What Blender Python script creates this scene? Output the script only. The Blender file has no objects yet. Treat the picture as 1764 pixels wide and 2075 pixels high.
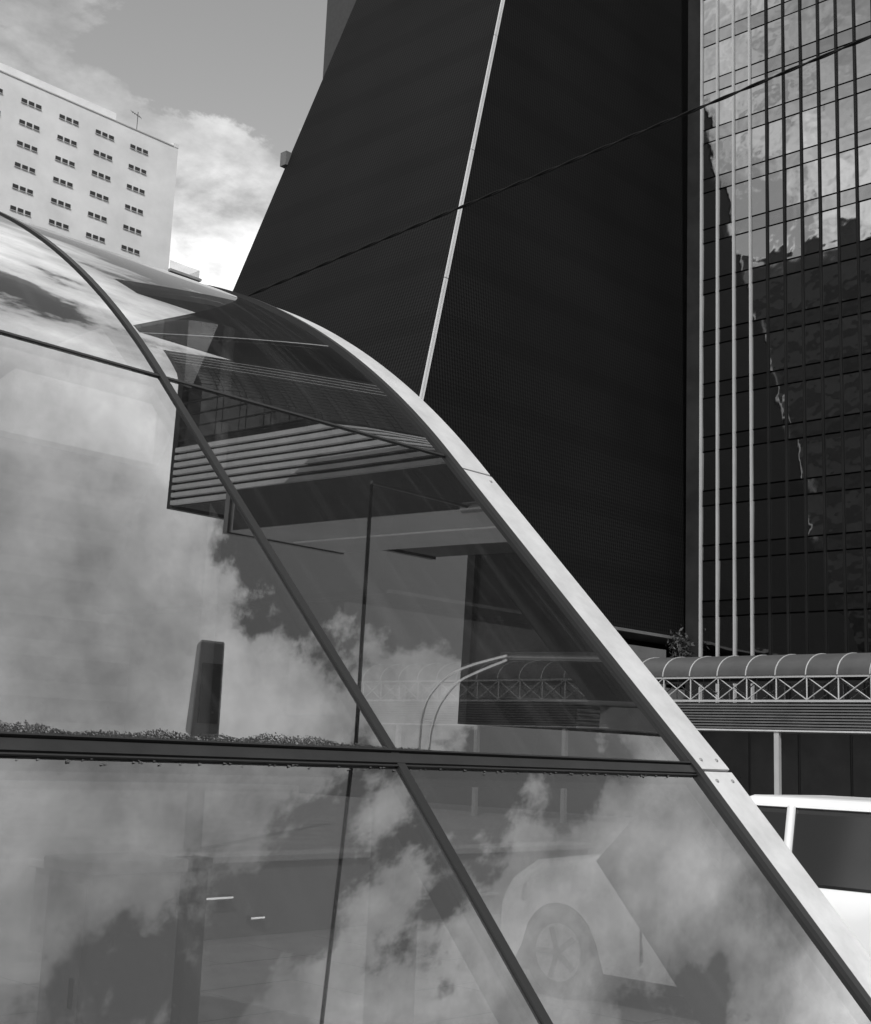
import bpy, bmesh, math, random
from mathutils import Vector, Matrix
random.seed(7)
S = bpy.context.scene
COL = S.collection

# ---------------------------------------------------------------- camera
# world axes: X along the avenue, Y away from the avenue, Z up (metres)
HEAD, PITCH, ROLL = math.radians(46.4), math.radians(10.5), math.radians(-2.3)
fw = Vector((math.sin(HEAD), math.cos(HEAD), 0)); rt = Vector((math.cos(HEAD), -math.sin(HEAD), 0)); up = Vector((0, 0, 1))
cf = fw*math.cos(PITCH) + up*math.sin(PITCH); cu = up*math.cos(PITCH) - fw*math.sin(PITCH)
R_ = rt*math.cos(ROLL) - cu*math.sin(ROLL); U_ = cu*math.cos(ROLL) + rt*math.sin(ROLL)
cd = bpy.data.cameras.new('camera'); cam = bpy.data.objects.new('camera', cd); COL.objects.link(cam)
m = Matrix((R_, U_, -cf)).transposed().to_4x4(); m.translation = (0, 0, 1.6); cam.matrix_world = m
cd.sensor_fit = 'HORIZONTAL'; cd.sensor_width = 36; cd.lens = 36*2652/1764; cd.clip_start = .05; cd.clip_end = 3000
S.camera = cam

# ---------------------------------------------------------------- world, sun, exposure
SUN = Vector((-.60, -.42, .70)).normalized()
W = bpy.data.worlds.new('World'); S.world = W; W.use_nodes = True
nt = W.node_tree; N = nt.nodes; L = nt.links; N.clear()
def nd(t, **k):
    n = N.new(t)
    for a, b in k.items(): setattr(n, a, b)
    return n
def mth(op, a, b=None, c=None, clamp=False):
    n = nd('ShaderNodeMath', operation=op); n.use_clamp = clamp
    for i, v in enumerate((a, b, c)):
        if v is None: continue
        if isinstance(v, (int, float)): n.inputs[i].default_value = v
        else: L.new(v, n.inputs[i])
    return n.outputs[0]
def ramp(fac, pts):
    r = nd('ShaderNodeValToRGB'); e = r.color_ramp.elements
    e[0].position, e[0].color = pts[0][0], (pts[0][1],)*3 + (1,)
    e[1].position, e[1].color = pts[-1][0], (pts[-1][1],)*3 + (1,)
    for p, v in pts[1:-1]:
        q = e.new(p); q.color = (v, v, v, 1)
    L.new(fac, r.inputs[0]); return r.outputs[0]
sky = nd('ShaderNodeTexSky', sky_type='NISHITA', sun_disc=False)
sky.sun_elevation = math.asin(SUN.z); sky.sun_rotation = math.atan2(SUN.x, SUN.y)
bw = nd('ShaderNodeRGBToBW'); L.new(sky.outputs[0], bw.inputs[0])
tc = nd('ShaderNodeTexCoord'); sp = nd('ShaderNodeSeparateXYZ'); L.new(tc.outputs['Generated'], sp.inputs[0])
den = mth('ADD', mth('MAXIMUM', sp.outputs[2], 0.0), .22)
cb = nd('ShaderNodeCombineXYZ')
L.new(mth('DIVIDE', sp.outputs[0], den), cb.inputs[0]); L.new(mth('DIVIDE', sp.outputs[1], den), cb.inputs[1])
cb.inputs[2].default_value = 101.28
n1 = nd('ShaderNodeTexNoise'); n1.inputs['Scale'].default_value = 2.6; n1.inputs['Detail'].default_value = 12; n1.inputs['Roughness'].default_value = .60; n1.inputs['Distortion'].default_value = .15
L.new(cb.outputs[0], n1.inputs['Vector'])
n2 = nd('ShaderNodeTexNoise'); n2.inputs['Scale'].default_value = 1.5; n2.inputs['Detail'].default_value = 7; n2.inputs['Roughness'].default_value = .5
of = nd('ShaderNodeVectorMath', operation='ADD'); of.inputs[1].default_value = (0, 0, -3.98); L.new(cb.outputs[0], of.inputs[0])
L.new(of.outputs[0], n2.inputs['Vector'])
n3 = nd('ShaderNodeTexNoise'); n3.inputs['Scale'].default_value = 6.5; n3.inputs['Detail'].default_value = 10; n3.inputs['Roughness'].default_value = .6; n3.inputs['Distortion'].default_value = .1
L.new(of.outputs[0], n3.inputs['Vector'])
cover = ramp(n1.outputs['Fac'], [(.452, 0), (.478, .62), (.56, 1)])
shade = ramp(n2.outputs['Fac'], [(.36, .26), (.64, 1.0)])
mx = nd('ShaderNodeMix', data_type='FLOAT')
L.new(cover, mx.inputs[0]); L.new(mth('MULTIPLY', bw.outputs[0], 1.65), mx.inputs[2]); L.new(mth('MULTIPLY', mth('MULTIPLY', shade, mth('ADD', mth('MULTIPLY', n3.outputs['Fac'], 2.7), -.35)), 14.5), mx.inputs[3])
bg = nd('ShaderNodeBackground'); bg.inputs[1].default_value = .12
L.new(mx.outputs[0], bg.inputs[0]); wo = nd('ShaderNodeOutputWorld'); L.new(bg.outputs[0], wo.inputs[0])

sl = bpy.data.lights.new('sun', 'SUN'); sl.energy = 2.9; sl.angle = math.radians(.5); so = bpy.data.objects.new('sun', sl); COL.objects.link(so)
so.rotation_euler = SUN.to_track_quat('Z', 'Y').to_euler(); so.location = (0, 0, 60)
S.view_settings.view_transform = 'Standard'; S.view_settings.look = 'None'; S.view_settings.exposure = 0; S.view_settings.gamma = 1; S.view_settings.use_curve_mapping = False
S.cycles.transparent_max_bounces = 24; S.cycles.max_bounces = 10; S.cycles.glossy_bounces = 6

# ---------------------------------------------------------------- materials
MAT = {}
def mat(name, col, rough=.6, metal=0., var=.15, scale=3., bump=0., spec=.4, emit=0.):
    if name in MAT: return MAT[name]
    M = bpy.data.materials.new(name); M.use_nodes = True; t = M.node_tree; n = t.nodes; b = n['Principled BSDF']
    b.inputs['Roughness'].default_value = rough; b.inputs['Metallic'].default_value = metal; b.inputs['Specular IOR Level'].default_value = spec
    c = n.new('ShaderNodeTexCoord'); z = n.new('ShaderNodeTexNoise'); z.inputs['Scale'].default_value = scale; z.inputs['Detail'].default_value = 6; z.inputs['Roughness'].default_value = .65
    t.links.new(c.outputs['Object'], z.inputs['Vector'])
    r = n.new('ShaderNodeValToRGB'); e = r.color_ramp.elements
    e[0].position = .3; e[1].position = .7; lo = col*(1 - var); hi = min(1, col*(1 + var))
    e[0].color = (lo, lo, lo, 1); e[1].color = (hi, hi, hi, 1)
    t.links.new(z.outputs['Fac'], r.inputs[0]); t.links.new(r.outputs[0], b.inputs['Base Color'])
    if bump:
        p = n.new('ShaderNodeBump'); p.inputs['Strength'].default_value = bump; p.inputs['Distance'].default_value = .02
        t.links.new(z.outputs['Fac'], p.inputs['Height']); t.links.new(p.outputs[0], b.inputs['Normal'])
    if emit:
        b.inputs['Emission Color'].default_value = (1, 1, 1, 1); b.inputs['Emission Strength'].default_value = emit
    MAT[name] = M; return M

def glass_mat(name, tint, f0, dust, wob=0., wscale=2., rough=0.):
    M = bpy.data.materials.new(name); M.use_nodes = True; t = M.node_tree; n = t.nodes; l = t.links; n.clear()
    out = n.new('ShaderNodeOutputMaterial')
    tr = n.new('ShaderNodeBsdfTransparent'); tr.inputs[0].default_value = (tint,)*3 + (1,)
    gl = n.new('ShaderNodeBsdfGlossy'); gl.inputs['Roughness'].default_value = rough; gl.inputs['Color'].default_value = (1, 1, 1, 1)
    lw = n.new('ShaderNodeLayerWeight'); lw.inputs['Blend'].default_value = .5
    pw = n.new('ShaderNodeMath'); pw.operation = 'POWER'; pw.inputs[1].default_value = 5; l.new(lw.outputs['Facing'], pw.inputs[0])
    ma = n.new('ShaderNodeMath'); ma.operation = 'MULTIPLY_ADD'; ma.inputs[1].default_value = 1 - f0; ma.inputs[2].default_value = f0; l.new(pw.outputs[0], ma.inputs[0])
    m1 = n.new('ShaderNodeMixShader'); l.new(ma.outputs[0], m1.inputs[0]); l.new(tr.outputs[0], m1.inputs[1]); l.new(gl.outputs[0], m1.inputs[2])
    c = n.new('ShaderNodeTexCoord')
    z = n.new('ShaderNodeTexNoise'); z.inputs['Scale'].default_value = 1.7; z.inputs['Detail'].default_value = 8; z.inputs['Roughness'].default_value = .7; l.new(c.outputs['Object'], z.inputs['Vector'])
    mp = n.new('ShaderNodeMapping'); mp.inputs['Scale'].default_value = (26, 1.4, 1.4); l.new(c.outputs['Object'], mp.inputs['Vector'])
    zs = n.new('ShaderNodeTexNoise'); zs.inputs['Scale'].default_value = 1.; zs.inputs['Detail'].default_value = 5; l.new(mp.outputs[0], zs.inputs['Vector'])
    zp = n.new('ShaderNodeTexNoise'); zp.inputs['Scale'].default_value = 160.; zp.inputs['Detail'].default_value = 3; l.new(c.outputs['Object'], zp.inputs['Vector'])
    k1 = n.new('ShaderNodeMapRange'); k1.inputs[1].default_value = .52; k1.inputs[2].default_value = .75; l.new(zs.outputs['Fac'], k1.inputs[0])
    k2 = n.new('ShaderNodeMapRange'); k2.inputs[1].default_value = .66; k2.inputs[2].default_value = .72; l.new(zp.outputs['Fac'], k2.inputs[0])
    k3 = n.new('ShaderNodeMath'); k3.operation = 'MULTIPLY_ADD'; k3.inputs[1].default_value = .9; l.new(k1.outputs[0], k3.inputs[0]); l.new(z.outputs['Fac'], k3.inputs[2])
    k4 = n.new('ShaderNodeMath'); k4.operation = 'MULTIPLY_ADD'; k4.inputs[1].default_value = 1.6; l.new(k2.outputs[0], k4.inputs[0]); l.new(k3.outputs[0], k4.inputs[2])
    mr = n.new('ShaderNodeMapRange'); mr.clamp = False; mr.inputs[1].default_value = .35; mr.inputs[2].default_value = 1.2; mr.inputs[3].default_value = dust*.5; mr.inputs[4].default_value = dust*2; l.new(k4.outputs[0], mr.inputs[0])
    df = n.new('ShaderNodeBsdfDiffuse'); df.inputs[0].default_value = (.5, .5, .5, 1)
    m2 = n.new('ShaderNodeMixShader'); l.new(mr.outputs[0], m2.inputs[0]); l.new(m1.outputs[0], m2.inputs[1]); l.new(df.outputs[0], m2.inputs[2])
    if wob:
        w = n.new('ShaderNodeTexNoise'); w.inputs['Scale'].default_value = wscale; w.inputs['Detail'].default_value = 1; l.new(c.outputs['Object'], w.inputs['Vector'])
        b = n.new('ShaderNodeBump'); b.inputs['Strength'].default_value = wob; b.inputs['Distance'].default_value = .05; l.new(w.outputs['Fac'], b.inputs['Height']); l.new(b.outputs[0], gl.inputs['Normal'])
    l.new(m2.outputs[0], out.inputs[0]); MAT[name] = M; return M

def grille_mat(name, ax, lo, hi, pitch=.19):
    """dark metal screen: fine vertical rods with horizontal bars and faint floor bands"""
    M = bpy.data.materials.new(name); M.use_nodes = True; t = M.node_tree; n = t.nodes; l = t.links; b = n['Principled BSDF']
    def mm(op, a, v=None):
        q = n.new('ShaderNodeMath'); q.operation = op
        for i, s in enumerate((a, v)):
            if s is None: continue
            if isinstance(s, (int, float)): q.inputs[i].default_value = s
            else: l.new(s, q.inputs[i])
        return q.outputs[0]
    c = n.new('ShaderNodeTexCoord'); s = n.new('ShaderNodeSeparateXYZ'); l.new(c.outputs['Object'], s.inputs[0])
    z = n.new('ShaderNodeTexNoise'); z.inputs['Scale'].default_value = .16; z.inputs['Detail'].default_value = 5; l.new(c.outputs['Object'], z.inputs['Vector'])
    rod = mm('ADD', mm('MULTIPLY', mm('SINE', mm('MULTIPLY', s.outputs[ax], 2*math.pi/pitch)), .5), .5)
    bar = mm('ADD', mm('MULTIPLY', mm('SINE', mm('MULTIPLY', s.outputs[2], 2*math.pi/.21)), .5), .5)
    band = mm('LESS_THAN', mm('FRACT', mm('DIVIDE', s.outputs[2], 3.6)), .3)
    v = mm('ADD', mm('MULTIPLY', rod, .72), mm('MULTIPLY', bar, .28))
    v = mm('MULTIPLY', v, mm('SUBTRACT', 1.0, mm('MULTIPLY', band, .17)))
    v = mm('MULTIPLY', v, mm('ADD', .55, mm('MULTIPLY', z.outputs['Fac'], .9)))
    r = n.new('ShaderNodeMapRange'); r.inputs[3].default_value = lo; r.inputs[4].default_value = hi; l.new(v, r.inputs[0])
    cc = n.new('ShaderNodeCombineColor')
    for i in range(3): l.new(r.outputs[0], cc.inputs[i])
    l.new(cc.outputs[0], b.inputs['Base Color']); b.inputs['Roughness'].default_value = .75; b.inputs['Specular IOR Level'].default_value = .08
    MAT[name] = M; return M

glass_mat('canopy_glass', .47, .215, .014, .004, 1.3)
glass_mat('clear_glass', .85, .05, .04)
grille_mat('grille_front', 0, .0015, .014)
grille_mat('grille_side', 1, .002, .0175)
mat('black_rubber', .012, .55); mat('dark_bronze', .022, .5, .3, .3, 8); mat('silver_plate', .58, .42, .25, .16, 9, .06)
mat('rivet_steel', .30, .4, .6); mat('pavement', .22, .9, 0, .25, 1.2, .2); mat('slab', .26, .88, 0, .2, 2.5, .2); mat('asphalt', .05, .9, 0, .2, 2, .2)
mat('concrete', .34, .85, 0, .16, .6, .1); mat('concrete_dark', .12, .9, 0, .2, .5, .1); mat('plinth', .2, .85, 0, .2, 2, .15)
mat('white_wall', .6, .85, 0, .12, .18); mat('window_dark', .015, .25, 0, .3, 1); mat('edge_white', .5, .6, 0, .1, .4); mat('edge_grey', .22, .6, 0, .2, .4)
mat('fin_white', .4, .5, .1, .08, .5); mat('fin_pale', .42, .7, 0, .12, .4); mat('pilaster', .022, .9, 0, .3, .5, 0, .04)
mat('steel_paint', .4, .5, .2, .1, 2); mat('barrel_sheet', .06, .5, .1, .2, 1.5); mat('slat_grey', .10, .6, 0, .2, 2)
mat('void_dark', .006, .9); mat('wire_black', .008, .85, 0, .1, 3, 0, .15); mat('lamp_grey', .8, .5, 0); mat('lamp_dark', .06, .5)
mat('litter', .035, .95, 0, .5, 30); mat('leaf_dark', .05, .7, 0, .4, 5); mat('wood_pole', .12, .9)
mat('car_paint', .7, .25, 0, .04, 1, 0, .6); mat('tyre', .015, .9); mat('rim', .3, .45, .3); mat('car_glass', .02, .08, 0, .1, 1, 0, .8); mat('headlamp', .7, .15, .1, .05, 3, 0, .8)
mat('tube_lit', .9, .5, 0, .02, 1, 0, .4, 2.2); mat('tower_dark', .012, .5, 0, .3, .3, 0, .1); mat('tower_grey', .2, .85, 0, .12, .12); mat('slat_pale', .45, .8)
mat('lamp_mid', .25, .6); mat('rear_dark', .035, .8); mat('floor_tile', .10, .6, 0, .2, 1.5)
# reflective, slightly wavy facade glass
def pane_mat(name, col, rough, wob):
    M = bpy.data.materials.new(name); M.use_nodes = True; t = M.node_tree; n = t.nodes; l = t.links; b = n['Principled BSDF']
    b.inputs['Base Color'].default_value = (col,)*3 + (1,); b.inputs['Metallic'].default_value = 1.0; b.inputs['Roughness'].default_value = rough
    c = n.new('ShaderNodeTexCoord'); w = n.new('ShaderNodeTexNoise'); w.inputs['Scale'].default_value = .55; w.inputs['Detail'].default_value = 2.5
    i = n.new('ShaderNodeObjectInfo'); a = n.new('ShaderNodeVectorMath'); a.operation = 'ADD'
    l.new(c.outputs['Object'], a.inputs[0]); l.new(i.outputs['Location'], a.inputs[1]); l.new(a.outputs[0], w.inputs['Vector'])
    p = n.new('ShaderNodeBump'); p.inputs['Strength'].default_value = wob; p.inputs['Distance'].default_value = .12
    l.new(w.outputs['Fac'], p.inputs['Height']); l.new(p.outputs[0], b.inputs['Normal']); MAT[name] = M
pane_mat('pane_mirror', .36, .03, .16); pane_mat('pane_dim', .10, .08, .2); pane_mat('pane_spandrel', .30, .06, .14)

# ---------------------------------------------------------------- mesh helpers
def box(bm, x0, x1, y0, y1, z0, z1):
    v = [bm.verts.new(p) for p in ((x0,y0,z0),(x1,y0,z0),(x1,y1,z0),(x0,y1,z0),(x0,y0,z1),(x1,y0,z1),(x1,y1,z1),(x0,y1,z1))]
    for f in ((3,2,1,0),(4,5,6,7),(0,1,5,4),(1,2,6,5),(2,3,7,6),(3,0,4,7)): bm.faces.new([v[i] for i in f])
    return v
def hexa(bm, pts):      # 8 points, bottom ring then top ring (counter-clockwise from above)
    v = [bm.verts.new(p) for p in pts]
    for f in ((3,2,1,0),(4,5,6,7),(0,1,5,4),(1,2,6,5),(2,3,7,6),(3,0,4,7)): bm.faces.new([v[i] for i in f])
def tube(bm, pts, r, seg=8, cap=True):
    pts = [Vector(p) for p in pts]; rings = []; ref = None
    for i, p in enumerate(pts):
        d = (pts[min(i+1, len(pts)-1)] - pts[max(i-1, 0)]).normalized()
        if ref is None: ref = Vector((0, 0, 1)) if abs(d.z) < .9 else Vector((1, 0, 0))
        u = d.cross(ref).normalized(); w = u.cross(d); rr = r[i] if isinstance(r, (list, tuple)) else r
        rings.append([bm.verts.new(p + u*rr*math.cos(a) + w*rr*math.sin(a)) for a in (2*math.pi*k/seg for k in range(seg))])
    for a, b in zip(rings, rings[1:]):
        for k in range(seg): bm.faces.new((a[k], a[(k+1) % seg], b[(k+1) % seg], b[k])).smooth = True
    if cap: bm.faces.new(rings[0][::-1]); bm.faces.new(rings[-1])
def obj(name, bm, material, parent=None, bevel=0.):
    if isinstance(bm, bpy.types.Mesh): me = bm
    else:
        bmesh.ops.recalc_face_normals(bm, faces=bm.faces[:])
        for e in bm.edges:
            if len(e.link_faces) == 2 and e.calc_face_angle(0) > 1.2: e.smooth = False
        me = bpy.data.meshes.new(name); bm.to_mesh(me); bm.free(); me.materials.append(MAT[material])
    o = bpy.data.objects.new(name, me); COL.objects.link(o)
    if parent: o.parent = parent
    if bevel:
        b = o.modifiers.new('bevel', 'BEVEL'); b.width = bevel; b.segments = 2; b.limit_method = 'ANGLE'
    return o
def tag(o, label, cat, group=None):
    o['label'] = label; o['category'] = cat
    if group: o['group'] = group
    return o
def thing(name, label, cat, loc=(0, 0, 0), group=None):
    o = bpy.data.objects.new(name, None); COL.objects.link(o); o.location = loc; o.empty_display_size = .3
    return tag(o, label, cat, group)
def bxo(name, material, parent, *a, bevel=0.):
    bm = bmesh.new(); box(bm, *a); return obj(name, bm, material, parent, bevel)
def struct(name, bm, material):
    o = obj(name, bm, material); o['kind'] = 'structure'; return o

# ---------------------------------------------------------------- ground
bm = bmesh.new(); box(bm, -1500, 1500, -1500, 1500, -.4, -.02); struct('ground', bm, 'concrete_dark')
bm = bmesh.new(); box(bm, -300, 400, -32, -4.2, -.3, -.012); struct('road', bm, 'asphalt')
bm = bmesh.new(); box(bm, -300, 400, -4.0, 39.0, -.3, -.004); pave = struct('pavement', bm, 'pavement')
bm = bmesh.new(); box(bm, -300, 400, -4.2, -4.0, -.3, .002); struct('kerb', bm, 'concrete')
slab_me = None
for i in range(16):
    for j in range(16):
        if slab_me is None:
            bm = bmesh.new(); box(bm, -.393, .393, -.393, .393, -.03, .006)
            slab_me = obj('paving_slab', bm, 'slab', pave, .004)
            o = slab_me; slab_me = o.data
        else:
            o = obj('paving_slab', slab_me, None, pave)
        o.location = (3.6 + i*.8, -3.5 + j*.8, random.uniform(-.003, .003))

# ---------------------------------------------------------------- curved glass entrance vault (foreground)
XE = 2.6; SP = .965; RIBS = [XE - SP*i for i in range(8)]
P1 = (1.632, 1.587); SLM = 1.03; SLL = 1.115
Zb = .78; Yb = P1[0] - (P1[1] - Zb)/SLL
P2 = (2.43, P1[1] + (2.43 - P1[0])*SLM)
low = [(Yb + (P1[0]-Yb)*t/4, Zb + (P1[1]-Zb)*t/4) for t in range(5)]
mid = [(P1[0] + (P2[0]-P1[0])*t/4, P1[1] + (P2[1]-P1[1])*t/4) for t in range(5)]
# measured arch shoulder: angle falls from 45 degrees to flat at the crown
top = [P2]; ang = math.atan(SLM); ds = .04
y, z = P2
while ang > 0.002:
    s = math.hypot(y - P2[0], z - P2[1])
    y += ds*math.cos(ang); z += ds*math.sin(ang); ang -= ds*.335; top.append((y, z))
YC, ZC = top[-1]
def mirror(c): return [(2*YC - p[0], p[1]) for p in reversed(c)]
# clean runs
half = low + mid[1:] + top[1:]
full = half + mirror(half)[1:]
def normals(c):
    o = []
    for i in range(len(c)):
        a, b = c[max(i-1, 0)], c[min(i+1, len(c)-1)]; d = Vector((b[0]-a[0], b[1]-a[1])).normalized(); o.append(Vector((-d.y, d.x)))
    return o
def sweep(bm, c, x0, x1, o0, o1, smooth=True):
    """plate following curve c, from offset o0 to o1 along the outward normal, between x0 and x1"""
    ns = normals(c); rg = []
    for p, n in zip(c, ns):
        a = (p[0] + n.x*o0, p[1] + n.y*o0); b = (p[0] + n.x*o1, p[1] + n.y*o1)
        rg.append([bm.verts.new(q) for q in ((x0, *a), (x1, *a), (x1, *b), (x0, *b))])
    for a, b in zip(rg, rg[1:]):
        for k in range(4):
            f = bm.faces.new((a[k], a[(k+1) % 4], b[(k+1) % 4], b[k])); f.smooth = smooth and k in (0, 2)
    bm.faces.new(rg[0][::-1]); bm.faces.new(rg[-1])
vault = thing('glass_entrance_vault', 'large curved glass canopy with pale riveted edge strip, filling the foreground', 'glass canopy', (0, 0, 0))
runs = [low, mid, top, mirror(top), mirror(mid), mirror(low)]
for k in range(len(RIBS) - 1):
    x1, x0 = RIBS[k] - .011, RIBS[k+1] + .011
    for c in runs:
        bm = bmesh.new(); sweep(bm, c, x0, x1, -.006, .006); obj('glass_pane', bm, 'canopy_glass', vault)
for k, x in enumerate(RIBS):
    if k == 0:
        bm = bmesh.new(); sweep(bm, full, x - .026, x - .001, -.03, .016); obj('gasket', bm, 'black_rubber', vault)
        bm = bmesh.new(); sweep(bm, full, x - .02, x + .10, -.10, -.035); obj('end_arch', bm, 'dark_bronze', vault)
    else:
        bm = bmesh.new(); sweep(bm, low + mid[1:], x - .0095, x + .0095, -.05, .011); r_ = obj('rib', bm, 'black_rubber', vault)
        bm = bmesh.new(); sweep(bm, top, x - .0095, x + .0095, -.05, .011); obj('rib', bm, 'black_rubber', vault)
        bm = bmesh.new(); sweep(bm, mirror(half), x - .0095, x + .0095, -.05, .011); obj('rib', bm, 'black_rubber', vault)
        bm = bmesh.new(); sweep(bm, low, x - .016, x + .016, -.06, -.008); obj('rib_backing', bm, 'dark_bronze', vault)
# cover strip plates with joints
XW0, XW1 = XE, XE + .128
ns_full = full
def cut(c, y0, y1):
    pts = [p for p in c if y0 < p[0] < y1]
    def at(y):
        for a, b in zip(c, c[1:]):
            if a[0] <= y <= b[0]:
                t = (y - a[0])/(b[0]-a[0]); return (y, a[1] + (b[1]-a[1])*t)
    return [at(y0)] + pts + [at(y1)]
joints = [Yb + .001, 1.628, 2.395, YC, 2*YC - 2.395, 2*YC - 1.628, 2*YC - Yb - .001]
for a, b in zip(joints, joints[1:]):
    bm = bmesh.new(); sweep(bm, cut(full, a + .0025, b - .0025), XW0, XW1, .004, .012); st = obj('cover_strip', bm, 'silver_plate', vault, .0015)
def on(yv):
    for i, (a, b) in enumerate(zip(full, full[1:])):
        if a[0] <= yv <= b[0]:
            t = (yv - a[0])/(b[0]-a[0]); d = Vector((b[0]-a[0], b[1]-a[1])).normalized(); return Vector((yv, a[1] + (b[1]-a[1])*t)), Vector((-d.y, d.x))
rv = None
for yj, dys in ((1.628, (-.021, .021)), (2.395, (-.024,))):
    for dy in dys:
        for fx in (.26, .78):
            if yj > 2 and fx < .5: continue
            p, n = on(yj + dy)
            if rv is None:
                bm = bmesh.new(); bmesh.ops.create_uvsphere(bm, u_segments=12, v_segments=8, radius=.0052); bmesh.ops.scale(bm, vec=(1, 1, .55), verts=bm.verts[:])
                o = obj('rivet', bm, 'rivet_steel', vault); rv = o.data
            else: o = obj('rivet', rv, None, vault)
            o.location = (XW0 + (XW1-XW0)*fx, p.x + n.x*.0125, p.y + n.y*.0125); o.rotation_euler = (math.atan2(-n.x, n.y), 0, 0)
# purlins
def bar(name, yv, half_w, o0, o1, material, x0=RIBS[-1], x1=XE - .027):
    p, n = on(yv); d = Vector((n.y, -n.x)); bm = bmesh.new()
    q = [p - d*half_w + n*o0, p + d*half_w + n*o0, p + d*half_w + n*o1, p - d*half_w + n*o1]
    hexa(bm, [(x0, *q[0]), (x1, *q[0]), (x1, *q[1]), (x0, *q[1]), (x0, *q[3]), (x1, *q[3]), (x1, *q[2]), (x0, *q[2])])
    return obj(name, bm, material, vault)
bar('purlin', P1[0] - .001, .012, -.05, -.0065, 'dark_bronze')
bar('purlin_cap', P1[0] - .002, .0105, .0065, .0115, 'dark_bronze')
bar('purlin_lip', P1[0] + .0085, .0018, .0065, .0155, 'black_rubber')
bar('purlin_bead', P1[0] - .0125, .0016, .0065, .0105, 'black_rubber')
bar('purlin', P2[0], .012, -.06, -.0065, 'dark_bronze'); bar('purlin_cap', P2[0], .0045, .0065, .0095, 'black_rubber')
for yy in (YC, 2*YC - P2[0], 2*YC - P1[0]): bar('purlin', yy, .018, -.06, -.0065, 'dark_bronze')
# inner jamb plate near the open end
bm = bmesh.new(); jx0, jx1 = 2.50, 2.53
o_ = [(p[0], p[1]) for p in low]; inn = [(p[0] + .20, p[1] - .21) for p in low]
for a0, a1, b0, b1 in zip(o_, o_[1:], inn, inn[1:]):
    hexa(bm, [(jx0, a0[0]+.03, a0[1]-.04), (jx1, a0[0]+.03, a0[1]-.04), (jx1, *b0), (jx0, *b0), (jx0, a1[0]+.03, a1[1]-.04), (jx1, a1[0]+.03, a1[1]-.04), (jx1, *b1), (jx0, *b1)])
obj('jamb_plate', bm, 'concrete_dark', vault)
for ys in (Yb - .05, 2*YC - Yb - .17):
    bxo('plinth_wall', 'plinth', vault, RIBS[-1] - .2, XE + .16, ys, ys + .22, -.02, Zb - .02, bevel=.01)
bxo('floor_slab', 'floor_tile', vault, RIBS[-1], XE, Yb + .2, 2*YC - Yb - .2, -.02, .004)
# leaf litter and grit caught above the lower purlin
bm = bmesh.new(); p, n = on(P1[0] + .0112); d = Vector((n.y, -n.x))
def env(x):
    return max(.0, .017 + .006*math.sin(x*9 + 1) + .005*math.sin(x*23) + .004*math.sin(x*61)) * (1 if x < 1.35 else max(0, 1 - (x - 1.35)/.35))
for i in range(15000):
    x = random.uniform(-.6, 1.7); e = env(x)
    if e <= 0: continue
    h = random.uniform(0, e)*.95 + random.choice((0, 0, 0, .003)); q = p + d*h + n*(.0075 + random.uniform(0, .004)); r = random.uniform(.0007, .0024); a = random.uniform(0, 6.28)
    vs = []
    for k in range(3):
        u = r*math.cos(a + 2.1*k); w = r*math.sin(a + 2.1*k); t = q + d*w + n*random.uniform(0, .002); vs.append(bm.verts.new((x + u, t.x, t.y)))
    bm.faces.new(vs)
o = obj('leaf_litter', bm, 'litter', vault); o['kind'] = 'stuff'
# torn sealant bits under the lower purlin
bm = bmesh.new(); p, n = on(P1[0] - .0145)
for i in range(150):
    x = random.uniform(-.5, 2.5); h = -abs(random.gauss(0, .004)); q = p + d*h + n*.0075; r = random.uniform(.001, .003)
    vs = [bm.verts.new((x + r*math.cos(a)*2, (q + d*r*math.sin(a)).x, (q + d*r*math.sin(a)).y)) for a in (0, 2, 4)]
    bm.faces.new(vs)
mat('sealant', .06, .8)
o = obj('sealant_residue', bm, 'sealant', vault); o['kind'] = 'stuff'
# low wall beyond the open end with strip lamps on it
lw_ = thing('low_wall', 'low concrete wall beyond the parked car, behind the lower glass panes', 'wall', (8.2, 9.2, 0))
bxo('face', 'plinth', lw_, -2.6, 4.2, 0, .3, -.01, .62, bevel=.01); bxo('coping', 'concrete', lw_, -2.65, 4.25, -.04, .34, .62, .68, bevel=.008)
bxo('rail', 'steel_paint', lw_, 1.1, 2.6, -.05, -.02, .2, .222)
for x, z_, l_, la in ((6.88, .34, .40, 'longer lit strip lamp on the low wall behind the lower left pane'), (7.5, .155, .14, 'small bright lamp low on the wall behind the lower left pane')):
    t = thing('strip_lamp', la, 'lamp', (x + l_/2, 9.13, z_)); bm = bmesh.new(); tube(bm, [(-l_/2, 0, 0), (l_/2, 0, 0)], .008, 8); obj('tube', bm, 'tube_lit', t)
    bxo('bracket', 'lamp_dark', t, -l_/2, l_/2, .02, .065, -.02, .02)

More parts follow.
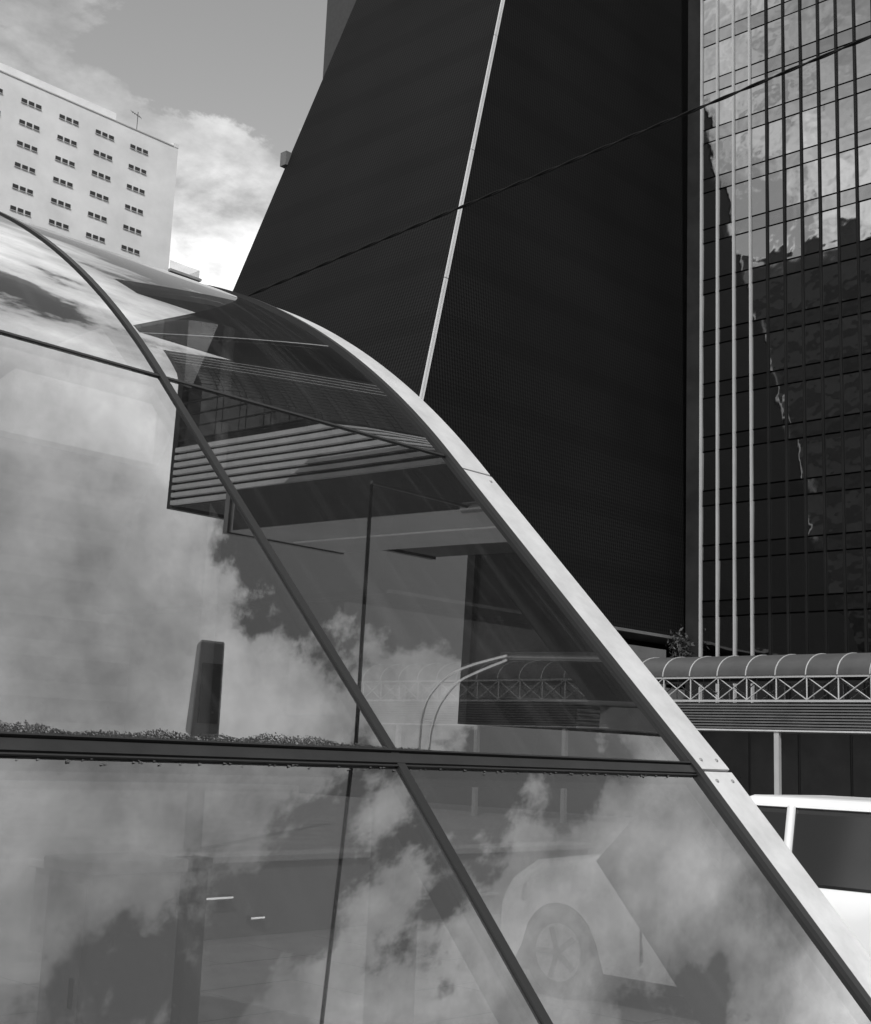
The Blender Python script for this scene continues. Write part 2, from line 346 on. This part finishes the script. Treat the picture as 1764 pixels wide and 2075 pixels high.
# street furniture beyond the open end, seen through the lower panes
def square_post(label, x, y, w, h):
    t = thing('square_post', label, 'post', (x, y, 0), 'dark posts on the forecourt')
    bxo('shaft', 'lamp_dark', t, -w/2, w/2, -w/2, w/2, -.01, h - .05, bevel=.008); bxo('cap', 'dark_bronze', t, -w/2 - .012, w/2 + .012, -w/2 - .012, w/2 + .012, h - .048, h, bevel=.006)
square_post('wide dark square post behind the lower glass, left of the slanting rib', 5.05, 5.0, .19, 1.36)
square_post('slim dark post beside the pale cabinet behind the lower left pane', 3.75, 5.0, .10, 1.10)
kb = thing('utility_cabinet', 'pale metal cabinet behind the lower left pane', 'cabinet', (3.42, 5.1, 0))
bxo('body', 'concrete', kb, -.23, .23, -.15, .2, .06, 1.04, bevel=.012); bxo('top', 'concrete', kb, -.25, .25, -.17, .22, 1.042, 1.10, bevel=.01); bxo('foot', 'lamp_dark', kb, -.21, .21, -.13, .18, -.01, .058)
bxo('door', 'slat_pale', kb, -.236, -.231, -.12, .17, .12, 1.0); bxo('handle', 'lamp_dark', kb, -.25, -.238, -.09, -.07, .5, .62)

# ---------------------------------------------------------------- dark pyramid tower with metal screen
def E0(z): return Vector((38.75 + .325*(z - 8.5), 40 + .12*(z - 8.5), z))         # front left edge
def EB(z): return Vector((38.75 + .325*(z - 8.5), 61.9 - .075*(z - 8.5) , z))      # rear left edge
tower = thing('pyramid_tower', 'huge dark tower with sloping metal screen faces and one pale edge line', 'tower', (0, 0, 0))
ZB, ZT, XR = 8.5, 104., 120.
def quad_panel(name, a, b, c, d_, n, th, material):
    bm = bmesh.new(); n = Vector(n).normalized()*th; hexa(bm, [a, b, b + n, a + n, d_, c, c + n, d_ + n]); return obj(name, bm, material, tower)
fr = lambda z: Vector((XR - .25*(z - ZB), 40 + .12*(z - ZB), z))
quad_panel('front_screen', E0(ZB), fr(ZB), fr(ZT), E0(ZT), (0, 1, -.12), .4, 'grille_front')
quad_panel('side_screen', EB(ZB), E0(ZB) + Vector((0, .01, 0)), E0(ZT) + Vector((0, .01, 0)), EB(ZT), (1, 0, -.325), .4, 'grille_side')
bm = bmesh.new(); v = Vector((.6, .6, 0)); 
hexa(bm, [E0(ZB+.3)+v, fr(ZB+.3)+Vector((-.6, .6, 0)), Vector((XR-.6, 61.3, ZB+.3)), EB(ZB+.3)+Vector((.6, -.6, 0)), E0(ZT-.3)+v, fr(ZT-.3)+Vector((-.6, .6, 0)), Vector((XR-24.6, 54, ZT-.3)), EB(ZT-.3)+Vector((.6, -.6, 0))]); obj('core', bm, 'void_dark', tower)
# pale edge trims: two bright cover plates with a darker groove between
dv = (E0(ZT) - E0(ZB)).normalized()
for off, wd, ml, pr in ((-.02, .10, 'edge_white', .06), (.085, .05, 'edge_grey', .04), (.14, .10, 'edge_white', .06)):
    for q in range(1, 12):
        z0 = ZB + q*8 + .02; z1 = min(ZB + q*8 + 7.98, ZT); A, B = E0(z0), E0(z1); o3 = Vector((off*.9, -pr - .02, 0)); w3 = Vector((wd, 0, 0)); t3 = Vector((0, pr, 0))
        bm = bmesh.new(); hexa(bm, [A+o3, A+o3+w3, A+o3+w3+t3, A+o3+t3, B+o3, B+o3+w3, B+o3+w3+t3, B+o3+t3]); obj('edge_trim', bm, ml, tower)
# lower rim, soffit and recessed base
bm = bmesh.new(); box(bm, 39.2, XR, 39.75, 40.15, ZB - .16, ZB - .005); obj('lower_rim', bm, 'concrete_dark', tower)
bxo('soffit', 'concrete_dark', tower, 39.4, XR, 40.2, 61, ZB - .1, ZB - .02)
bxo('parapet', 'concrete_dark', tower, 36, 59.0, 38.9, 39.2, 4.0, 7.55)
bxo('base_wall', 'void_dark', tower, 40.5, XR, 42.5, 61, -.02, ZB - .12)
bxo('terrace', 'concrete_dark', tower, 36.0, 64, 39.25, 42.4, 3.0, 5.6)
# penthouse block behind the rear edge and a bracket on the edge
bm = bmesh.new(); box(bm, 67.75, 80, 72, 80, 30, 90); obj('rear_block', bm, 'rear_dark', tower)
a = EB(37.6); bxo('bracket', 'concrete_dark', tower, a.x - .3, a.x + .3, a.y - .1, a.y + .45, a.z - .45, a.z + .45)
# shrub on the terrace
bm = bmesh.new()
for i in range(420):
    c = Vector((60.6 + random.gauss(0, .45), 38.9 + random.gauss(0, .25), 7.9 + random.gauss(0, .33))); r = random.uniform(.06, .2); a1 = Vector((random.gauss(0, 1), random.gauss(0, 1), random.gauss(0, 1))).normalized(); a2 = a1.cross(Vector((random.gauss(0, 1), random.gauss(0, 1), 1))).normalized()
    bm.faces.new([bm.verts.new(c + q) for q in (a1*r, a2*r*.35, -a1*r, -a2*r*.35)])
shrub = thing('terrace_shrub', 'dark bushy shrub on the terrace at the foot of the dark tower', 'shrub', (60.6, 38.9, 7.3))
for o in (obj('foliage', bm, 'leaf_dark'),):
    o.parent = shrub; o.location = (-60.6, -38.9, -7.3)
bm = bmesh.new()
for k in range(5): tube(bm, [(0, 0, -.6), (random.uniform(-.3, .3), random.uniform(-.15, .15), .3), (random.uniform(-.6, .6), random.uniform(-.3, .3), .9)], [.03, .02, .008], 6)
obj('stem', bm, 'wood_pole', shrub)

# ---------------------------------------------------------------- glass tower with white fins (right)
NX, NY0, NY1, NH = 61., 18., 38.95, 88.
gt = thing('finned_glass_tower', 'tall mirrored glass tower with thin white vertical fins at the right edge', 'tower', (0, 0, 0))
bxo('core', 'void_dark', gt, NX + .25, 92, NY0 + .1, NY1 - .05, -.02, NH - .4)
bxo('corner_pilaster', 'pilaster', gt, NX - .06, NX + .24, NY1 - .92, NY1, -.02, NH)
bxo('roof_slab', 'tower_dark', gt, NX - .1, 92.2, NY0 - .1, NY1 + .05, NH, NH + .7)
FY = [38.03 - 1.04*i for i in range(15)]           # fin positions
for i, fy in enumerate(FY):
    bxo('fin', 'fin_white' if i < 4 else 'tower_dark', gt, NX - .13, NX + .1, fy - .042, fy + .042, 3.0, NH - .01)
FZ, FP, SPH = 12.55, 3.04, .84
me_v = me_s = None; rest_v = bmesh.new(); rest_s = bmesh.new()
def shape_pane(h):
    bm = bmesh.new(); box(bm, 0, .06, -.455, .455, 0, h); return bm
for c in range(len(FY) - 1):
    yc = (FY[c] + FY[c+1])/2
    for f in range(-2, 24):
        z0 = FZ + f*FP; hv = FP - SPH - .09
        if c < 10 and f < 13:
            for nm, ml, zz, hh, which in (('spandrel_panel', 'pane_spandrel', z0, SPH - .09, 's'), ('window_pane', 'pane_mirror', z0 + SPH, hv, 'v')):
                data = me_s if which == 's' else me_v
                if data is None:
                    o = obj(nm, shape_pane(hh), ml, gt)
                    if which == 's': me_s = o.data
                    else: me_v = o.data
                else: o = obj(nm, data, None, gt)
                o.location = (NX + random.uniform(.0, .012), yc, zz); o.rotation_euler = (0, random.uniform(-.012, .012), random.uniform(-.012, .012))
        else:
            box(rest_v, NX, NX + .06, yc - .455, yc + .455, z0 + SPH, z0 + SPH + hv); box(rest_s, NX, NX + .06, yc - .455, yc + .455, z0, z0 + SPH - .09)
o = obj('upper_window_panes', rest_v, 'pane_dim', gt); o['kind'] = 'stuff'  # dimmer mirror colour stands in for the darker view these panes reflect
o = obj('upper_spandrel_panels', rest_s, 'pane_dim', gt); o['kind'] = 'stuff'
for i in range(8):
    bxo('corner_fin', 'fin_pale', gt, NX - .3, NX + .24, 18.15 + i*.62, 18.15 + i*.62 + .34, 3, NH - .01)
bxo('corner_wall', 'tower_dark', gt, NX + .1, NX + .24, NY0 + .05, 23.2, -.02, NH)

# ---------------------------------------------------------------- barrel-roofed walkway with truss (right)
cw = thing('barrel_roof_walkway', 'walkway with ribbed barrel roof on a pale cross-braced truss, beside the dark tower', 'walkway', (27.7, 16, 0))
CX0, CX1 = 27.7, 29.5; CY0, CY1 = 6.0, 30.0; T0, T1 = 3.14, 3.70; BH = .53
def loc(o): o.location = (-27.7, -16, 0); return o
prof = [(CX0 - .03 + (CX1 - CX0 + .06)*(.5 - .5*math.cos(math.pi*t/16)), T1 + .03 + BH*math.sin(math.pi*t/16)) for t in range(17)]
def barrel(y0, y1, off, th):
    bm = bmesh.new(); rg = []
    mx_, mz = (CX0 + CX1)/2, T1
    for x, z in prof:
        d_ = Vector((x - mx_, z - mz)).normalized()
        rg.append([bm.verts.new(q) for q in ((x + d_.x*off, y0, z + d_.y*off), (x + d_.x*off, y1, z + d_.y*off), (x + d_.x*(off+th), y1, z + d_.y*(off+th)), (x + d_.x*(off+th), y0, z + d_.y*(off+th)))])
    for a, b in zip(rg, rg[1:]):
        for k in range(4): bm.faces.new((a[k], a[(k+1) % 4], b[(k+1) % 4], b[k])).smooth = True
    bm.faces.new(rg[0][::-1]); bm.faces.new(rg[-1]); return bm
BAY = .77; nb = int((CY1 - CY0)/BAY)
for i in range(nb):
    y = CY0 + i*BAY
    loc(obj('roof_sheet', barrel(y + .012, y + BAY - .012, 0, .02), 'barrel_sheet', cw))
    loc(obj('roof_rib', barrel(y - .014, y + .0115, .005, .03), 'steel_paint', cw))
for x in (CX0, CX1):
    for zz in (T0, T1):
        loc(bxo('chord', 'steel_paint', cw, x - .03, x + .03, CY0, CY1, zz - .025, zz + .025))
    for i in range(nb):
        y = CY0 + i*BAY
        bm = bmesh.new(); tube(bm, [(x, y, T0 + .02), (x, y, T1 - .02)], .02, 6); loc(obj('truss_post', bm, 'steel_paint', cw))
        for s in (0, 1):
            bm = bmesh.new(); dx = .022 if s else -.022
            tube(bm, [(x + dx, y + .02, (T0 + .03) if s else (T1 - .03)), (x + dx, y + BAY - .02, (T1 - .03) if s else (T0 + .03))], .014, 6); loc(obj('truss_brace', bm, 'steel_paint', cw))
for k in range(9):
    zz = 2.50 + k*.066
    bm = bmesh.new(); hexa(bm, [(CX0 - .05, CY0, zz), (CX0 + .02, CY0, zz + .02), (CX0 + .02, CY1, zz + .02), (CX0 - .05, CY1, zz), (CX0 - .05, CY0, zz + .03), (CX0 + .02, CY0, zz + .05), (CX0 + .02, CY1, zz + .05), (CX0 - .05, CY1, zz + .03)])
    loc(obj('slat', bm, 'slat_grey', cw))
loc(bxo('ceiling_panel', 'concrete_dark', cw, CX0 + .04, CX1, CY0, CY1, 2.46, 2.52)); loc(bxo('bottom_beam', 'slat_pale', cw, CX0 - .055, CX0 + .01, CY0, CY1, 2.44, 2.475))
loc(bxo('back_fill', 'void_dark', cw, CX0 + .06, CX0 + .10, CY0, CY1, 2.53, 3.1))
for i in range(0, nb, 4):
    y = CY0 + i*BAY; loc(bxo('post', 'steel_paint', cw, CX0 - .02, CX0 + .10, y - .06, y + .06, -.01, 2.44))
# dark glazed lobby behind the walkway
lb = thing('dark_lobby', 'low dark glazed lobby behind the walkway posts', 'building', (33, 20, 0))
bxo('wall', 'void_dark', lb, .1, 4, -16, 18, -.01, 2.9)
bxo('roof', 'concrete_dark', lb, -.2, 4.2, -16.2, 18.2, 2.9, 3.05)
for i in range(22):
    bxo('window_pane', 'window_dark', lb, .02, .08, -16 + i*1.5 + .04, -16 + i*1.5 + 1.46, .1, 2.6)

# ---------------------------------------------------------------- pale apartment building (left, far)
K = 2.0
def far(x, z): return (x*K, 1.6 + (z - 1.6)*K)       # facade coordinates measured at half the distance
FYY = 140.
ab = thing('pale_apartment_block', 'pale apartment block with rows of small dark windows and rooftop aerial', 'building', (0, 0, 0))
x1, zr = far(47.0, 41.0)
bxo('wall', 'white_wall', ab, 58, x1, FYY, FYY + 14, -.02, zr)
bxo('corner_parapet', 'white_wall', ab, x1 - .8, x1 + .04, FYY - .05, FYY + 14.05, zr, zr + .55)
bxo('roof_edge', 'concrete', ab, 57.9, x1 - .82, FYY - .08, FYY + .2, zr - .02, zr + .14)
bxo('stair_tower', 'white_wall', ab, 66, 86.6, FYY + 4, FYY + 10, zr, zr + 3.4)
me_w = me_f = None
for f in range(9):
    zt = 1.6 + (39.92 - 1.39*f - 1.6)*K
    for g in range(10):
        for k in range(3):
            xw = 43.33*K + .97*k - 5.2*g
            if xw < 59: continue
            if me_w is None:
                bm = bmesh.new(); box(bm, 0, .72, -.06, .1, -.5, 0); o = obj('window', bm, 'window_dark', ab); me_w = o.data
                bm = bmesh.new(); box(bm, -.05, .77, -.12, .0, -.60, -.51); fo = obj('sill', bm, 'concrete', o); me_f = fo.data
            else:
                o = obj('window', me_w, None, ab); fo = obj('sill', me_f, None, o)
            o.location = (xw, FYY, zt)
# lower wing with ledge
xa, za = far(47.05, 32.48); xb, zb_ = far(49.6, 32.48)
bxo('wing_wall', 'concrete', ab, xa, xb - 1.0, FYY + .5, FYY + 13, -.02, za - .3)
bxo('wing_ledge', 'edge_grey', ab, xa, xb, FYY - .3, FYY + 13.2, za - .28, za + .06)
bxo('railing_glass', 'clear_glass', ab, xa, xb - .3, FYY - .12, FYY - .08, za + .07, za + 1.2)
bxo('railing_glass', 'clear_glass', ab, xb - .34, xb - .3, FYY - .07, FYY + 10, za + .07, za + 1.2)
# rooftop aerial
ant = thing('rooftop_aerial', 'thin television aerial on the roof of the pale apartment block', 'aerial', (88.0, FYY + 1, zr + .0))
bm = bmesh.new(); tube(bm, [(0, 0, 0), (0, 0, 3.2)], .05, 6); obj('mast', bm, 'lamp_dark', ant)
bm = bmesh.new(); tube(bm, [(-1.0, 0, 2.9), (.5, 0, 2.6)], .035, 6); obj('boom', bm, 'lamp_dark', ant)
for k in range(5):
    bm = bmesh.new(); x = -.95 + k*.34; tube(bm, [(x, -.3, 2.9 - k*.07 - .35), (x, .3, 2.9 - k*.07 + .3)], .03, 5); obj('element', bm, 'lamp_dark', ant)

# ---------------------------------------------------------------- buildings further along the avenue (seen in the glass)
b2 = thing('grey_blank_tower', 'plain grey tower with a blank side wall, mirrored in the sloping glass', 'tower', (0, 0, 0))
bxo('wall', 'tower_grey', b2, 57, 68, 14.6, 17.7, -.02, 75)
bxo('dark_front', 'tower_dark', b2, 56.9, 56.99, 14.7, 17.6, 3, 74.5)
bxo('roof_edge', 'concrete_dark', b2, 56.8, 68.2, 14.5, 17.75, 75, 75.5)
bxo('wall_band', 'concrete', b2, 62.2, 62.5, 14.52, 14.595, 20, 74)
b3 = thing('black_slab_tower', 'black slab tower with slatted roof overhang, mirrored beside the edge strip', 'tower', (0, 0, 0))
bxo('wall', 'tower_dark', b3, 95, 135, 4.9, 24, -.02, 85)
bxo('roof_slab', 'void_dark', b3, 94.6, 136, 2.2, 24.2, 85, 86)
bxo('side_bay', 'concrete_dark', b3, 112, 134, 2.6, 4.85, 60, 82)
for k in range(5): bxo('soffit_slat', 'slat_pale', b3, 112, 134, 2.5 + k*.45, 2.5 + k*.45 + .24, 84.7, 84.98)
# buildings behind the viewer along the avenue
def slab_block(name, label, x0, x1, y0, y1, h, ml, face, group='office blocks around the avenue'):
    t = thing(name, label, 'building', ((x0+x1)/2, (y0+y1)/2, 0), group); cx, cy = (x0+x1)/2, (y0+y1)/2
    bxo('wall', ml, t, x0-cx, x1-cx, y0-cy, y1-cy, -.02, h); bxo('roof_edge', ml, t, x0-cx-.2, x1-cx+.2, y0-cy-.2, y1-cy+.2, h, h+.6)
    d_ = None; n = 0
    z = 4.
    while z < h - 3:
        if face == 'x':
            bm = bmesh.new(); box(bm, x1-cx, x1-cx+.05, y0-cy+1, y1-cy-1, z, z+1.5)
        else:
            bm = bmesh.new(); box(bm, x0-cx+1, x1-cx-1, y1-cy, y1-cy+.05, z, z+1.5)
        obj('window_band', bm, 'window_dark', t); z += 3.3
slab_block('office_block', 'tall dark office block added out of view at far left to darken reflections in the finned tower', -60, -15, 42, 140, 63, 'concrete_dark', 'x')  # added unseen block, sized so the lower tower panes mirror dark
slab_block('office_block', 'mid-height office block across the avenue behind the viewer', -20, 24, -60, -38, 26, 'concrete', 'y')

an = thing('sky_screen_block', 'low dark office block added behind the glass canopy to hide sky seen through it', 'building', (35, 100, 0))  # added block, keeps bright sky from showing through the canopy panes
bxo('wall', 'concrete_dark', an, -40, 34, -5, 9, -.02, 25); bxo('roof_edge', 'concrete_dark', an, -40.2, 34.2, -5.2, 9.2, 25.02, 25.5)
for k in range(7): bxo('window_band', 'window_dark', an, -39, 33, -5.06, -5.002, 3 + k*3.2, 4.9 + k*3.2)
# ---------------------------------------------------------------- overhead wires and street lamps
def twisted(name, A, B, sag, r, pitch, label, grp=None):
    A, B = Vector(A), Vector(B); n = 260; d_ = (B - A); u = d_.cross(Vector((0, 0, 1))).normalized(); w = u.cross(d_).normalized(); Ln = d_.length
    t = thing(name, label, 'cable', A, grp)
    for ph in (0, math.pi):
        pts = []
        for i in range(n + 1):
            s = i/n; a = ph + 2*math.pi*s*Ln/pitch; pts.append(d_*s + Vector((0, 0, -4*sag*s*(1-s))) + (u*math.cos(a) + w*math.sin(a))*r*1.0)
        bm = bmesh.new(); tube(bm, pts, r, 6); obj('strand', bm, 'wire_black', t)
twisted('twisted_cable', (12.65, 16.85, 8.87), (14.7, 3.4, 11.0), 0., .0125, .9, 'twisted black cable running diagonally in front of the dark tower')
def cable(name, A, B, r, label):
    bm = bmesh.new(); tube(bm, [Vector(A) + (Vector(B)-Vector(A))*(i/24) - Vector((0, 0, .12*(1-(2*i/24-1)**2))) for i in range(25)], r, 6); tag(obj(name, bm, 'wire_black'), label, 'cable')
cable('span_cable', (8.60, 3.98, 9.1), (8.64, -30, 9.1), .02, 'straight black cable over the avenue, mirrored as a thin upright line')
up_ = thing('utility_pole', 'wooden utility pole behind the glass canopy carrying the cable', 'pole', (12.66, 16.95, 0), )
bm = bmesh.new(); tube(bm, [(0, 0, -.1), (0, 0, 8.86)], [.14, .09], 12); obj('pole', bm, 'wood_pole', up_)
bm = bmesh.new(); box(bm, -.5, .5, -.05, .05, 8.5, 8.6); obj('cross_arm', bm, 'wood_pole', up_)
def steel_post(label, x, y, h, arm=None):
    t = thing('steel_post', label, 'pole', (x, y, 0)); bm = bmesh.new(); tube(bm, [(0, 0, -.05), (0, 0, h)], [.1, .06], 12); obj('shaft', bm, 'lamp_dark', t)
    bm = bmesh.new(); tube(bm, [(0, 0, 0), (0, 0, .25)], .16, 12); obj('foot', bm, 'lamp_dark', t)
    if arm:
        bm = bmesh.new(); tube(bm, [(0, 0, h - .1), arm], .018, 8); obj('arm', bm, 'lamp_dark', t)
steel_post('dark steel post beside the avenue holding the twisted cable', 14.72, 3.3, 11.1)
steel_post('dark steel post with a side arm holding the span cable', 10.1, 4.0, 9.25, (-1.5, 0, 9.1))
# hanging street lamp
hl = thing('hanging_street_lamp', 'flat dark street lamp hung over the pavement, mirrored as a short dark column', 'street lamp', (6.8, 1.9, 9.0))
bm = bmesh.new(); hexa(bm, [(-.15, -.42, 0), (.15, -.42, 0), (.13, .40, 0), (-.13, .40, 0), (-.13, -.38, .12), (.13, -.38, .12), (.11, .36, .09), (-.11, .36, .09)]); obj('housing', bm, 'lamp_mid', hl, .02)
bm = bmesh.new(); box(bm, -.1, .1, -.3, .2, -.02, -.002); obj('lens', bm, 'window_dark', hl)
bm = bmesh.new(); tube(bm, [(0, 0, .1), (0, 0, .22)], .012, 6); obj('hanger', bm, 'wire_black', hl)
# double-arm street lamp
sl_ = thing('curved_arm_street_lamp', 'street lamp with two pale curved arms, mirrored beside the black slab tower', 'street lamp', (9.05, 2.36, 0))
bm = bmesh.new(); tube(bm, [(0, 0, 0), (0, 0, 7.7)], [.08, .035], 12); obj('pole', bm, 'lamp_dark', sl_)
arcs = [[(2.36, 7.6), (2.264, 8.043), (2.159, 8.313), (1.98, 8.52), (1.793, 8.60), (1.6, 8.616), (1.46, 8.62)], [(2.32, 7.6), (2.197, 7.977), (2.103, 8.184), (1.893, 8.385), (1.661, 8.474), (1.5, 8.49), (1.46, 8.492)]]
def smooth_curve(p, n=6):
    p = [Vector(q) for q in p]; o = []
    for i in range(len(p) - 1):
        a, b, c, d_ = p[max(i-1, 0)], p[i], p[i+1], p[min(i+2, len(p)-1)]
        for k in range(n):
            t = k/n; o.append(.5*((2*b) + (c - a)*t + (2*a - 5*b + 4*c - d_)*t*t + (3*b - a - 3*c + d_)*t**3))
    return o + [p[-1]]
for a in arcs:
    bm = bmesh.new(); tube(bm, [(-.05, q.x - 2.36, q.y) for q in smooth_curve(a)], .011, 8); obj('arm', bm, 'lamp_grey', sl_)
for y in (1.75, 2.1):
    bm = bmesh.new(); tube(bm, [(-.05, y - 2.36, 8.62 if y < 2 else 8.4), (-.05, y - 2.36, 8.44 if y < 2 else 8.18)], .006, 6); obj('tie', bm, 'lamp_grey', sl_)
bm = bmesh.new(); box(bm, -.11, .01, -.97, -.885, 8.46, 8.66); obj('lamp_head', bm, 'lamp_grey', sl_, .01)

# ---------------------------------------------------------------- car beyond the open end
car = thing('pale_car', 'pale saloon car seen through the lower right glass pane', 'car', (8.22, 4.42, 0))
# car local: +Y forward, flank faces -X
HW = .84
prof_t = [(1.86, .50), (1.88, .62), (1.80, .78), (1.6, .90), (1.2, .96), (.75, 1.02), (.2, 1.38), (-.2, 1.44), (-.9, 1.42), (-1.45, 1.12), (-1.95, 1.05), (-2.1, .85), (-2.1, .40)]
wheels = (1.32, -1.25); WR = .31
def lower_edge(y):
    for w in wheels:
        if abs(y - w) < WR + .035: return .25 + math.sqrt(max(0, (WR + .035)**2 - (y - w)**2)) * 1.12
    return .22
def top_at(y):
    for a, b in zip(prof_t, prof_t[1:]):
        if b[0] <= y <= a[0]: return a[1] + (b[1]-a[1])*((a[0]-y)/max(1e-6, a[0]-b[0]))
    return .5
belt = lambda y: min(top_at(y), .92 if -1.6 < y < .85 else top_at(y))
bm = bmesh.new(); rows = []
ys = [1.84 - i*.06 for i in range(70)]
for y in ys:
    if y < -2.08: break
    lo, hi = lower_edge(y), belt(y); tp = 1 - .10*max(0, abs(y) - 1.3)**1.5
    w = HW*tp; hi = max(hi, lo + .1)
    sec = [(-w*.96, lo), (-w, lo + (hi-lo)*.35), (-w*.985, lo + (hi-lo)*.75), (-w*.93, hi - .035), (-w*.84, hi), (w*.84, hi), (w*.93, hi - .035), (w*.985, lo + (hi-lo)*.75), (w, lo + (hi-lo)*.35), (w*.96, lo)]
    rows.append([bm.verts.new((x, y, z)) for x, z in sec])
for a, b in zip(rows, rows[1:]):
    for k in range(9): bm.faces.new((a[k], a[k+1], b[k+1], b[k])).smooth = True
bm.faces.new(rows[0]); bm.faces.new(rows[-1][::-1])
body = obj('body', bm, 'car_paint', car)
bm = bmesh.new(); hexa(bm, [(-.74, -1.6, .9), (.74, -1.6, .9), (.74, .85, .9), (-.74, .85, .9), (-.6, -.95, 1.36), (.6, -.95, 1.36), (.6, .12, 1.36), (-.6, .12, 1.36)]); obj('window_glass', bm, 'car_glass', car, .03)
bm = bmesh.new(); hexa(bm, [(-.61, -1.0, 1.36), (.61, -1.0, 1.36), (.61, .16, 1.36), (-.61, .16, 1.36), (-.52, -.85, 1.43), (.52, -.85, 1.43), (.52, 0, 1.43), (-.52, 0, 1.43)]); obj('roof', bm, 'car_paint', car, .04)
for s in (-1, 1):
    for ya, yb_ in ((.85, .12), (-1.6, -.95), (-.35, -.33)):
        bm = bmesh.new(); tube(bm, [(s*.745, ya, .9), (s*.605, yb_, 1.37)], .03, 6); obj('pillar', bm, 'car_paint', car)
    bm = bmesh.new(); hexa(bm, [(s*.80-.05, 1.60, .62), (s*.80+.05, 1.60, .62), (s*.66+.05, 1.84, .62), (s*.66-.05, 1.84, .62), (s*.79-.05, 1.58, .76), (s*.79+.05, 1.58, .76), (s*.66+.05, 1.78, .74), (s*.66-.05, 1.78, .74)]); obj('headlight', bm, 'headlamp', car, .02)
    bm = bmesh.new(); box(bm, s*.9 - .09, s*.9 + .09, .55, .67, .92, 1.04); obj('mirror', bm, 'car_paint', car, .03)
    for w in wheels:
        bm = bmesh.new(); tube(bm, [(s*.80, 0, 0), (s*.60, 0, 0)], .31, 28); wh = obj('wheel', bm, 'tyre', car, .03); wh.location = (0, w, .31)
        bm = bmesh.new(); tube(bm, [(s*.812, 0, 0), (s*.79, 0, 0)], .19, 24); rm = obj('rim', bm, 'rim', wh)
        for k in range(5):
            a = k*2*math.pi/5; bm = bmesh.new(); tube(bm, [(s*.815, 0, 0), (s*.818, .17*math.cos(a), .17*math.sin(a))], .02, 6); obj('spoke', bm, 'tyre', wh)
for y in (.62, -.38, -1.2):
    bm = bmesh.new(); box(bm, -.848, -.80, y - .006, y + .006, .34, .88); obj('door_seam', bm, 'tyre', car)
for y in (-.25, -1.05):
    bm = bmesh.new(); box(bm, -.862, -.83, y - .09, y + .09, .74, .775); obj('door_handle', bm, 'rim', car, .006)
bm = bmesh.new(); box(bm, -.78, .78, -2.0, 1.78, .16, .60); obj('underbody', bm, 'tyre', car)
